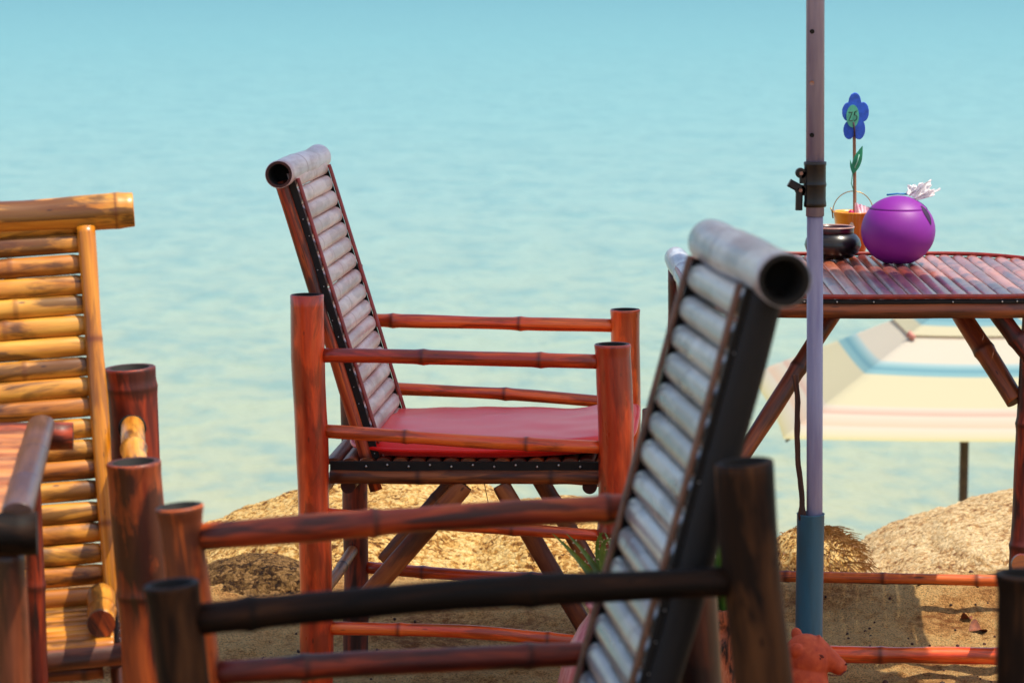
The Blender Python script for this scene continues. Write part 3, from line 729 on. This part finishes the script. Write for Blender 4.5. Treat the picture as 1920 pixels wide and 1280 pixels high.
# ------------------------------------------------------------------ plants, pot, figurine
def leaf_strip(b, pts, w, mat, thorn=None, fold=.35):
    pts = [Vector(p) for p in pts]; n = len(pts); rows = []
    for i, p in enumerate(pts):
        a = pts[max(0, i-1)]; c = pts[min(n-1, i+1)]; z = (c-a).normalized(); side = z.cross(Vector((0, -1, 0.15)))
        side = side.normalized() if side.length > .05 else Vector((1, 0, 0)); nn = side.cross(z)
        t = i/(n-1); ww = w*(1-t**2.2)*(.75+.25*math.sin(PI*min(1, t*1.5)))+.0006
        rows.append([p-side*ww, p-side*ww*.5-nn*ww*fold*.6, p-nn*ww*fold, p+side*ww*.5-nn*ww*fold*.6, p+side*ww])
        if thorn and 0 < i < n-2 and i % 2 == 0:
            for sg in (-1, 1):
                q = p+side*ww*sg; m = b.mat(thorn); k = b.ring([q-z*.0018, q+z*.0018, q+side*sg*.0035+z*.002]); b.face(k, [(0, 0)]*3, m, False)
    b.grid(rows, mat)
def bez(p0, p1, p2, n=14):
    p0, p1, p2 = Vector(p0), Vector(p1), Vector(p2); return [p0*(1-t)**2+p1*2*t*(1-t)+p2*t*t for t in [i/n for i in range(n+1)]]
def leaf_mat(nm, a, b_, c):
    m = NT(nm); tc = m.n('ShaderNodeTexCoord').outputs['Object']; n = m.noise(tc, 35, 4); n2 = m.noise(m.mapping(tc, (300, 300, 30)), 1, 3)
    m.set(Base_Color=m.mix(m.ramp(n2, [(.4, 0.0), (.7, .6)]), m.ramp(n, [(.3, a), (.5, b_), (.75, c)]), a), Roughness=.45, Coat_Weight=.1); m.bump(n2, .2, .001)
    tr = m.n('ShaderNodeBsdfTranslucent', i_Color=lin(b_)); mx = m.n('ShaderNodeMixShader', i_Fac=.25)
    m.l(m.p.outputs[0], mx.inputs[1]); m.l(tr.outputs[0], mx.inputs[2]); m.l(mx.outputs[0], m.out.inputs[0]); return m.m
M['strap'] = leaf_mat('strap_leaf', '3a5220', '5c7a30', '9aa04c'); M['grassy'] = leaf_mat('grassy_leaf', '234a14', '3c7020', '6f9a38'); M['thorn'] = simple('thorn', 'c8b890', .5)
pd = 4.85; pc = at(1160, 1290, pd)
e = thing('plant_pot', 'pink glazed bulbous pot behind the near chair back', 'pot', (pc.x, pc.y, 0))
pm = NT('pink_glaze'); tc = pm.n('ShaderNodeTexCoord').outputs['Object']; n_ = pm.noise(pm.mapping(tc, (60, 60, 10)), 1, 5, .65)
pm.set(Base_Color=pm.mix(pm.ramp(n_, [(.4, 0.0), (.66, 1.0)]), 'b8484a', 'd88a8a'), Roughness=.42, Coat_Weight=.2); pm.bump(n_, .3, .002)
b = MB(); b.lathe((0, 0, 0), [(.055, -.02), (.07, .02), (.092, .10), (.105, .19), (.104, .25), (.092, .30), (.068, .345), (.053, .365), (.050, .375), (.058, .385), (.055, .388), (.045, .375), (.044, .35), (.001, .345)], pm.m, 56); b.build('vessel', e)
b = MB(); Z0 = .33
pt = thing('strap_leaf_plant', 'thorny green strap-leaved plant growing out of the pink pot', 'plant', (pc.x, pc.y, Z0))
def Q(u, v, dd=0): return at(u, v, pd+dd)-Vector((pc.x, pc.y, Z0))
for (a_, m1, t_, w_) in [((1158, 1150), (1105, 1060), (1036, 1000), .0080), ((1160, 1150), (1120, 1050), (1062, 1000), .0070), ((1160, 1150), (1100, 1020), (1130, 998), .0065), ((1150, 1140), (1108, 1000), (1150, 1012), .0065),
                         ((1162, 1150), (1140, 1050), (1124, 997), .0095), ((1166, 1150), (1160, 1040), (1134, 998), .0075), ((1168, 1150), (1170, 1060), (1157, 1008), .0075), ((1172, 1150), (1190, 1050), (1215, 1000), .008),
                         ((1175, 1150), (1220, 1060), (1250, 1080), .008), ((1160, 1150), (1080, 1080), (1060, 1100), .006), ((1170, 1150), (1185, 1070), (1178, 1015), .007)]:
    leaf_strip(b, bez(Q(*a_, random.uniform(-.01, .01)), Q(*m1, random.uniform(-.04, .04)), Q(*t_, random.uniform(-.06, .06))), w_, M['strap'], M['thorn'])
b.build('leaves', pt)
# carved trunk planter + grassy plant
td = 4.70; tb = at(1356, 1141, td)
e = thing('driftwood_stump', 'orange-brown driftwood stump with a knot hole and cracked bark', 'stump', (tb.x, tb.y, 0))
wm = NT('driftwood'); tc = wm.n('ShaderNodeTexCoord').outputs['Object']; wv = wm.noise(wm.mapping(tc, (70, 70, 14)), 1, 6, .7, 1.2)
wm.set(Base_Color=wm.ramp(wv, [(.40, '1a0c08'), (.47, '8a4a30'), (.56, 'c06a44'), (.7, 'd89a78')]), Roughness=.75); wm.bump(wv, .9, .006)
b = MB(); rows = []
for i in range(60):
    z = -.1+i*(tb.z+.1)/59; r0 = .040-.02*(z-.1)*.4
    rows.append([Vector((math.cos(a), math.sin(a), 0))*(r0*(1+.10*noise.noise((math.cos(a)*2, math.sin(a)*2, z*7))+.13*noise.noise((math.cos(a)*6, math.sin(a)*6, z*14)))-.012*math.exp(-((a-4.6)/.35)**2-((z-tb.z+.035)/.014)**2)-.008*math.exp(-((a-4.75)/.16)**2-((z-tb.z+.12)/.045)**2))+Vector((0, 0, z+.004*math.sin(a*3))) for a in [2*PI*k/64 for k in range(64)]])
b.grid(rows, wm.m, closed=True); b.cap(b.ring(rows[-1]), b.mat(wm.m)); b.build('trunk', e)
gp = thing('grassy_plant', 'bright green grassy tuft growing from the driftwood stump', 'plant', (tb.x, tb.y, tb.z-.01))
b = MB()
for k in range(46):
    a = random.uniform(0, 2*PI); r = random.uniform(0, .022); lean = random.uniform(.01, .10); h = random.uniform(.07, .205)
    p0 = Vector((r*math.cos(a), r*math.sin(a), 0)); p2 = p0+Vector((lean*math.cos(a), lean*math.sin(a), h*(1-.3*lean/.1))); p1 = p0+Vector((lean*.25*math.cos(a), lean*.25*math.sin(a), h*.75))
    leaf_strip(b, bez(p0, p1, p2, 8), random.uniform(.0025, .0048), M['grassy'])
b.build('blades', gp)

def figurine():
    c = at(1520, 1280, 5.02); e = thing('terracotta_animal', 'orange terracotta pig-like figurine looking right, in front of the blue pipe', 'figurine', (c.x, c.y, 0))
    m = NT('terracotta'); tc = m.n('ShaderNodeTexCoord').outputs['Object']
    n = m.noise(tc, 55, 5, .6); n2 = m.noise(tc, 16, 3)
    col = m.ramp(n, [(.35, 'a03614'), (.55, 'b4441c'), (.75, 'c05a2e')]); vo = m.n('ShaderNodeTexVoronoi', i_Vector=tc, i_Scale=95.0).outputs[0]
    col = m.mix(m.math('MULTIPLY', m.ramp(vo, [(.08, 1.0), (.16, 0.0)]), .5), col, '7c2414')
    m.set(Base_Color=m.mix(m.math('MULTIPLY', m.ramp(n2, [(.62, 0.0), (.75, .8)]), 1.0), col, '7a5a48'), Roughness=.75); m.bump(n, .35, .002)
    k = 4.98/F
    def P(u, v, dy=0): 
        q = at(u, v, 4.99); return Vector((q.x-c.x, dy, q.z))
    b = MB()
    def ell(p, r, rot=0, n=28, e2=None):
        rr = []
        for i in range(n+1):
            th = PI*i/n; row = []
            for j in range(n):
                a = 2*PI*j/n; v = Vector((r[0]*math.sin(th)*math.cos(a), r[1]*math.sin(th)*math.sin(a), -r[2]*math.cos(th)))
                v = Matrix.Rotation(rot, 3, 'Y') @ v; row.append(p+v)
            rr.append(row)
        b.grid(rr, m.m, closed=True)
    def cone(p0, p1, r0, r1, sq=.9, n=24, steps=12):
        ax = (p1-p0); z = ax.normalized(); y = Vector((0, 1, 0)); x = y.cross(z).normalized(); rows = []
        rows.append([p0+z*(-r0*.3)]*n)
        for i in range(steps+1):
            t = i/steps; rr_ = r0+(r1-r0)*t; rows.append([p0+ax*t+(x*math.cos(a)+y*math.sin(a)*sq)*rr_ for a in [2*PI*j/n for j in range(n)]])
        rows.append([p1+z*r1*.45+(x*math.cos(a)+y*math.sin(a)*sq)*r1*.8 for a in [2*PI*j/n for j in range(n)]])
        rows.append([p1+z*r1*.6]*n); b.grid(rows, m.m, closed=True)
    ell(P(1514, 1240), (.042, .042, .044), 0)                     # skull
    ell(P(1508, 1290), (.046, .050, .060), 0)                     # neck
    cone(P(1522, 1226), P(1572, 1252), .034, .0155)               # snout
    ell(P(1574, 1255), (.0165, .017, .015), .3)
    ell(P(1498, 1390), (.062, .058, .105), 0)                     # body
    ell(P(1492, 1475), (.072, .066, .055), 0)
    for s in (-1, 1):
        ell(P(1530, 1420, s*.038), (.020, .018, .080), .12)       # fore legs
        ell(P(1540, 1490, s*.038), (.026, .018, .014), 0)
        ell(P(1475, 1480, s*.055), (.045, .024, .034), 0)         # haunches
    ell(P(1498, 1199, .022), (.010, .008, .013), -.3)             # far ear
    ell(P(1492, 1216, -.031), (.0125, .008, .0135), -.2)            # near ear
    o = b.build('body', e); r = o.modifiers.new('skin', 'REMESH'); r.mode = 'VOXEL'; r.voxel_size = .0018; r.use_smooth_shade = True
    s_ = o.modifiers.new('soft', 'SMOOTH'); s_.factor = .6; s_.iterations = 6
    dk = simple('clay_groove', '5c1c10', .8)
    b = MB(); ctr = P(1536, 1231, 0)
    for R_ in (.0068, .0045):
        b.sweep([ctr+Vector((R_*math.cos(a), -.0335-.001*math.cos(a)+.0012*math.cos(a), R_*1.0*math.sin(a))) for a in [2*PI*j/24*.8+.2 for j in range(24)]], .0009, dk, 6)
    b.blob(ctr+Vector((0, -.0335, 0)), .0026, dk, 6); b.build('eye', e)
    b = MB()
    b.sweep([P(1588, 1262, -.010), P(1578, 1268, -.0155), P(1566, 1268, -.020), P(1553, 1264, -.0255)], .0011, dk, 6); b.build('mouth', e)
    b = MB(); b.blob(P(1588, 1248, -.0125), .0022, dk, 6); b.build('nostril', e)
figurine()

# ------------------------------------------------------------------ rocks
def rock_mat(nm, a, b_, c, dark):
    m = NT(nm); tc = m.n('ShaderNodeTexCoord').outputs['Object']
    n1 = m.noise(tc, 6, 6, .65); n2 = m.noise(tc, 30, 8, .75, .3)
    wp = m.n('ShaderNodeVectorMath', operation='ADD', i_0=tc); sc2 = m.n('ShaderNodeVectorMath', operation='SCALE', i_Scale=.02)
    m.l(m.n('ShaderNodeTexNoise', i_Vector=tc, i_Scale=40.0).outputs[1], sc2.inputs[0]); m.l(sc2.outputs[0], wp.inputs[1])
    v1 = m.n('ShaderNodeTexVoronoi', i_Vector=wp.outputs[0], i_Scale=120.0).outputs[0]
    v2 = m.n('ShaderNodeTexVoronoi', i_Vector=wp.outputs[0], i_Scale=120.0).outputs[1]
    cell = m.n('ShaderNodeSeparateColor'); m.l(v2, cell.inputs[0])
    col = m.ramp(m.math('ADD', m.math('ADD', m.math('MULTIPLY', n1, .3), m.math('MULTIPLY', n2, .5)), m.math('MULTIPLY', cell.outputs[0], .2)), [(.36, dark), (.43, c), (.50, b_), (.60, a)])
    col = m.mix(m.math('MULTIPLY', m.ramp(v1, [(.5, 0.0), (.8, 1.0)]), .4), col, dark)
    m.set(Base_Color=col, Roughness=.9, Spec=.2)
    m.bump(m.math('ADD', m.math('MULTIPLY', n2, 1.2), m.math('MULTIPLY', v1, -.25)), 1.0, .02)
    return m.m
M['rock'] = rock_mat('boulder_stone', 'ffdc94', 'f0c070', 'bc843e', '5e3618')
M['rock_pale'] = rock_mat('pale_boulder_stone', 'fce0ac', 'eecb92', 'cc9f66', '84583a')
def rock(name, label, c, r, mat, seed, flat=.75, sub=7, rough=.10):
    import bmesh
    bm = bmesh.new(); bmesh.ops.create_icosphere(bm, subdivisions=sub, radius=1)
    for v in bm.verts:
        p = v.co.copy(); n0 = noise.fractal(p*1.1+Vector((seed, 0, 0)), 1, 2, 3); n1 = noise.fractal(p*5+Vector((0, seed, 0)), .8, 2.1, 5); n2 = noise.noise(p*22+Vector((0, 0, seed)))
        k = (abs(p.x)**2.6+abs(p.y)**2.6+abs(p.z)**2.6)**(1/2.6)
        s = (1-flat)+flat/k
        s *= 1+rough*n0+rough*.22*n1+.006*n2+.010*noise.noise(p*55)+.006*noise.noise(p*110)
        v.co = Vector((p.x*r[0], p.y*r[1], p.z*r[2]))*s
    for f in bm.faces: f.smooth = True
    me = bpy.data.meshes.new(name); bm.to_mesh(me); bm.free(); me.materials.append(mat)
    o = bpy.data.objects.new(name, me); COL.objects.link(o); o.location = c; return tag(o, label, 'rock', 'boulders at the edge of the terrace')
rock('boulder', 'long golden boulder behind the middle chair', (-.33, 7.22, -.362), (.60, .68, .46), M['rock'], 3.1)
rock('boulder', 'low dark rock added as the shadowed left face of the golden boulder', (-.61, 6.62, -.12), (.20, .16, .17), rock_mat('shadow_face_stone', 'a07a4c', '78582f', '4c3218', '26160a'), 8.4)  # separate rock whose dark colour stands for the golden boulder's shadowed face
rock('boulder', 'golden rock behind the front legs of the middle chair', (.16, 7.12, -.34), (.44, .60, .40), M['rock'], 5.7)
rock('boulder', 'large pale rounded boulder at the right, behind the table legs', (1.40, 7.34, -.43), (.56, .86, .47), M['rock_pale'], 11.2)
o = rock('boulder', 'small shaggy rock beside the blue pipe, in front of the pale boulder', (.735, 6.78, -.02), (.115, .15, .105), M['rock'], 21.0, sub=5)
b = MB(); dg = leaf_mat('dry_grass', '4e3014', '9a6c34', 'd8ae64')
for k in range(900):
    a = random.uniform(-PI, PI); el = random.uniform(.0, 1.35); p = Vector((math.cos(a)*math.cos(el)*.112, math.sin(a)*math.cos(el)*.145, math.sin(el)*.102))*1.0
    n0 = p.normalized(); p = p*1.03; t = Vector((random.uniform(-.03, .03)+.012, random.uniform(-.03, .0), random.uniform(-.035, .004)))
    leaf_strip(b, bez(p, p+n0*.022, p+n0*.014+t, 4), .0012, dg)
b.build('dry_grass', o)

# ------------------------------------------------------------------ ground, water
def spaced(a, b_, fa, fb, fine, grow=1.22):
    xs = []; x = fa
    while x <= fb: xs.append(x); x += fine
    s = fine; x = xs[-1]
    while x < b_: s *= grow; x += s; xs.append(min(x, b_))
    s = fine; x = xs[0]; l = []
    while x > a: s *= grow; x -= s; l.append(max(x, a))
    return sorted(set(l+xs))
def ground_z(x, y):
    edge = 6.62+.18*noise.noise((x*.7, 3, 0)) if abs(x) < 40 else 6.95
    t = min(1, max(0, (y-edge)/1.7)); t = t*t*(3-2*t)
    z = -2.5*t
    if y > 9: z -= .06*(y-9)
    k = 1 if y < 8 else .3
    z += .020*noise.noise((x*1.7, y*1.7, 0))*k+.016*noise.fractal((x*5, y*5, 4), .9, 2, 4)*k+.010*noise.noise((x*20, y*20, 1))*k+.005*noise.noise((x*52, y*52, 5))*k
    z += .05*math.exp(-((y-6.42)/.16)**2)*max(0, min(1, (x-.45)*4))
    return z
b = MB()
sm = NT('beach_sand'); tc = sm.n('ShaderNodeTexCoord').outputs['Object']
n1 = sm.noise(tc, 3.2, 5, .6); n2 = sm.noise(tc, 45, 7, .75); n3 = sm.noise(tc, 260, 3, .7)
sc_ = sm.ramp(sm.math('ADD', sm.math('MULTIPLY', n1, .5), sm.math('MULTIPLY', n2, .5)), [(.40, 'a86c3a'), (.48, 'eab06a'), (.56, 'ffd088')])
vo = sm.n('ShaderNodeTexVoronoi', i_Vector=tc, i_Scale=55.0).outputs[0]
sc_ = sm.mix(sm.math('MULTIPLY', sm.ramp(vo, [(.10, 1.0), (.2, 0.0)]), .45), sc_, '5a3018')
sc_ = sm.mix(sm.math('MULTIPLY', sm.ramp(n3, [(.38, 1.0), (.52, 0.0)]), .7), sc_, '6a3c1e')
sm.set(Base_Color=sc_, Roughness=.95, Specular_IOR_Level=.15); sm.bump(sm.math('ADD', n2, sm.math('MULTIPLY', n3, .5)), 1.0, .035)
xs = spaced(-400, 400, -1.5, 1.9, .016); ys = spaced(-60, 21, 5.2, 7.6, .016)
b.grid([[(x, y, ground_z(x, y)) for x in xs] for y in ys], sm.m)
tag(b.build('ground'), 'pale gold beach sand under the chairs and table', kind='structure')
# scattered debris on the sand
dl = simple('dry_leaf', '8a4a28', .7, var=.3, scale=80, bump=.4)
def fallen_leaf(u, v, s, rot, label):
    p = atz(u, v, .02); b = MB(); rows = []
    for i in range(9):
        t = i/8; w = math.sin(PI*t)**.7*.4*s+.0005
        rows.append([Vector(((t-.5)*s, k*w, .3*s*abs(k)**1.5*math.sin(PI*t)+.12*s*math.sin(t*4))) for k in (-1, -.5, 0, .5, 1)])
    b.grid(rows, dl); o = b.build('fallen_leaf'); o.location = (p.x, p.y, ground_z(p.x, p.y)+.004); o.rotation_euler = (.4, .2, rot)
    tag(o, label, 'leaf', 'fallen leaves')
fallen_leaf(1832, 1168, .05, .6, 'curled reddish brown leaf lying on the sunlit sand at the right')
fallen_leaf(1812, 1150, .03, 2.2, 'small folded leaf right behind the curled brown leaf')
fallen_leaf(900, 1165, .022, .1, 'tiny brown leaf on the bright sand under the middle chair')
b = MB(); tm_ = simple('pebble_bits', '5a3420', .8, var=.4, scale=30)
for k in range(420):
    x = random.uniform(-1.1, 1.3); y = random.uniform(5.4, 6.7); s = random.uniform(.0012, .0042)*(1 if random.random() < .9 else 1.8); b.blob((x, y, ground_z(x, y)+s*.3), s, tm_, 5)
tag(b.build('beach_litter'), 'specks of dark grit and bark scattered over the sand', kind='stuff')

w = NT('sea_water'); geo = w.n('ShaderNodeNewGeometry').outputs['Position']; sp = w.n('ShaderNodeSeparateXYZ', i_Vector=geo)
ly = w.math('DIVIDE', w.math('LOGARITHM', w.math('MAXIMUM', sp.outputs[1], 8.0), 10), 3.0)    # log distance from the terrace: water gets deeper
wn = w.noise(w.mapping(geo, (.05, .12, 1)), 1, 4, .6)
fac = w.math('ADD', ly, w.math('MULTIPLY', w.math('SUBTRACT', wn, .5), .012))
colr = w.ramp(fac, [(.43, '9fa280'), (.47, '97a388'), (.51, '8da493'), (.56, '7ea29c'), (.62, '70a09f'), (.70, '5f999c'), (.80, '4a8a92')])
chop = w.noise(w.mapping(geo, (1.2, .9, 1)), 1, 4, .55, .1); chop2 = w.noise(w.mapping(geo, (.8, .12, 1)), 1, 4, .6, .3); rip = w.noise(w.mapping(geo, (3.2, 2.4, 1)), 1, 4, .6)
colr = w.mix(w.math('MULTIPLY', w.ramp(w.math('ADD', w.math('MULTIPLY', chop, .45), w.math('MULTIPLY', rip, .55)), [(.46, 0.0), (.62, 1.0)]), .46), colr, '46828a')  # darker wave facets put into the colour in place of changing sky reflection
w.set(Base_Color=colr, Roughness=.32, IOR=1.33, Specular_IOR_Level=.4)
w.bump(w.math('ADD', w.math('ADD', w.math('MULTIPLY', chop2, .35), w.math('MULTIPLY', chop, .8)), w.math('MULTIPLY', rip, .25)), .6, .22)
b = MB(); m_ = b.mat(w.m)
us = spaced(-40, 40, -.235, .235, .0016, 1.5)
ysw = [7.5, 10, 13, 15]+[16*1.0072**k for k in range(400)]
while ysw[-1] < 4500: ysw.append(ysw[-1]*1.12)
def wave(x, y):
    if y > 420 or abs(x/y) > .4: return 0
    k = min(1, (y-14)/8) if y > 14 else 0
    return k*(.022*noise.noise((x*.5, y*1.2, 0))+.010*noise.noise((x*1.2, y*2.6, 3))+.012*noise.noise((x*.3, y*.5, 7)))
b.grid([[(u*y, y, -2.72+wave(u*y, y)) for u in us] for y in ysw], w.m)
tag(b.build('sea_water'), 'calm turquoise sea turning pale green near the shore', kind='structure')

# ------------------------------------------------------------------ light, sky, camera
S = Vector((.40, -.14, 1.0)).normalized()
wd = bpy.data.worlds.new('World'); sc.world = wd; wd.use_nodes = True; nt = wd.node_tree
sky = nt.nodes.new('ShaderNodeTexSky'); sky.sky_type = 'NISHITA'; sky.sun_disc = False
sky.sun_elevation = math.asin(S.z); sky.sun_rotation = math.atan2(S.x, S.y); sky.air_density = 1; sky.dust_density = 1.6; sky.ozone_density = 1
bg = nt.nodes['Background']; bg.inputs[1].default_value = .135; nt.links.new(sky.outputs[0], bg.inputs[0])
sl_ = bpy.data.lights.new('Sun', 'SUN'); sl_.energy = 3.8; sl_.angle = math.radians(.5); sl_.color = (1, .90, .74)
so = bpy.data.objects.new('Sun', sl_); COL.objects.link(so); so.rotation_euler = S.to_track_quat('Z', 'Y').to_euler()
cam = bpy.data.cameras.new('Camera'); co = bpy.data.objects.new('Camera', cam); COL.objects.link(co)
co.location = (0, 0, H); co.rotation_euler = (PI/2-TH, 0, 0); cam.lens = 100; cam.sensor_width = 36; cam.clip_end = 9000
cam.dof.use_dof = True; cam.dof.focus_distance = 5.75; cam.dof.aperture_fstop = 7.6
sc.camera = co
sc.view_settings.view_transform = 'Standard'; sc.view_settings.look = 'None'; sc.view_settings.exposure = 0.55; sc.view_settings.gamma = 1
sc.cycles.max_bounces = 6; sc.cycles.use_denoising = True
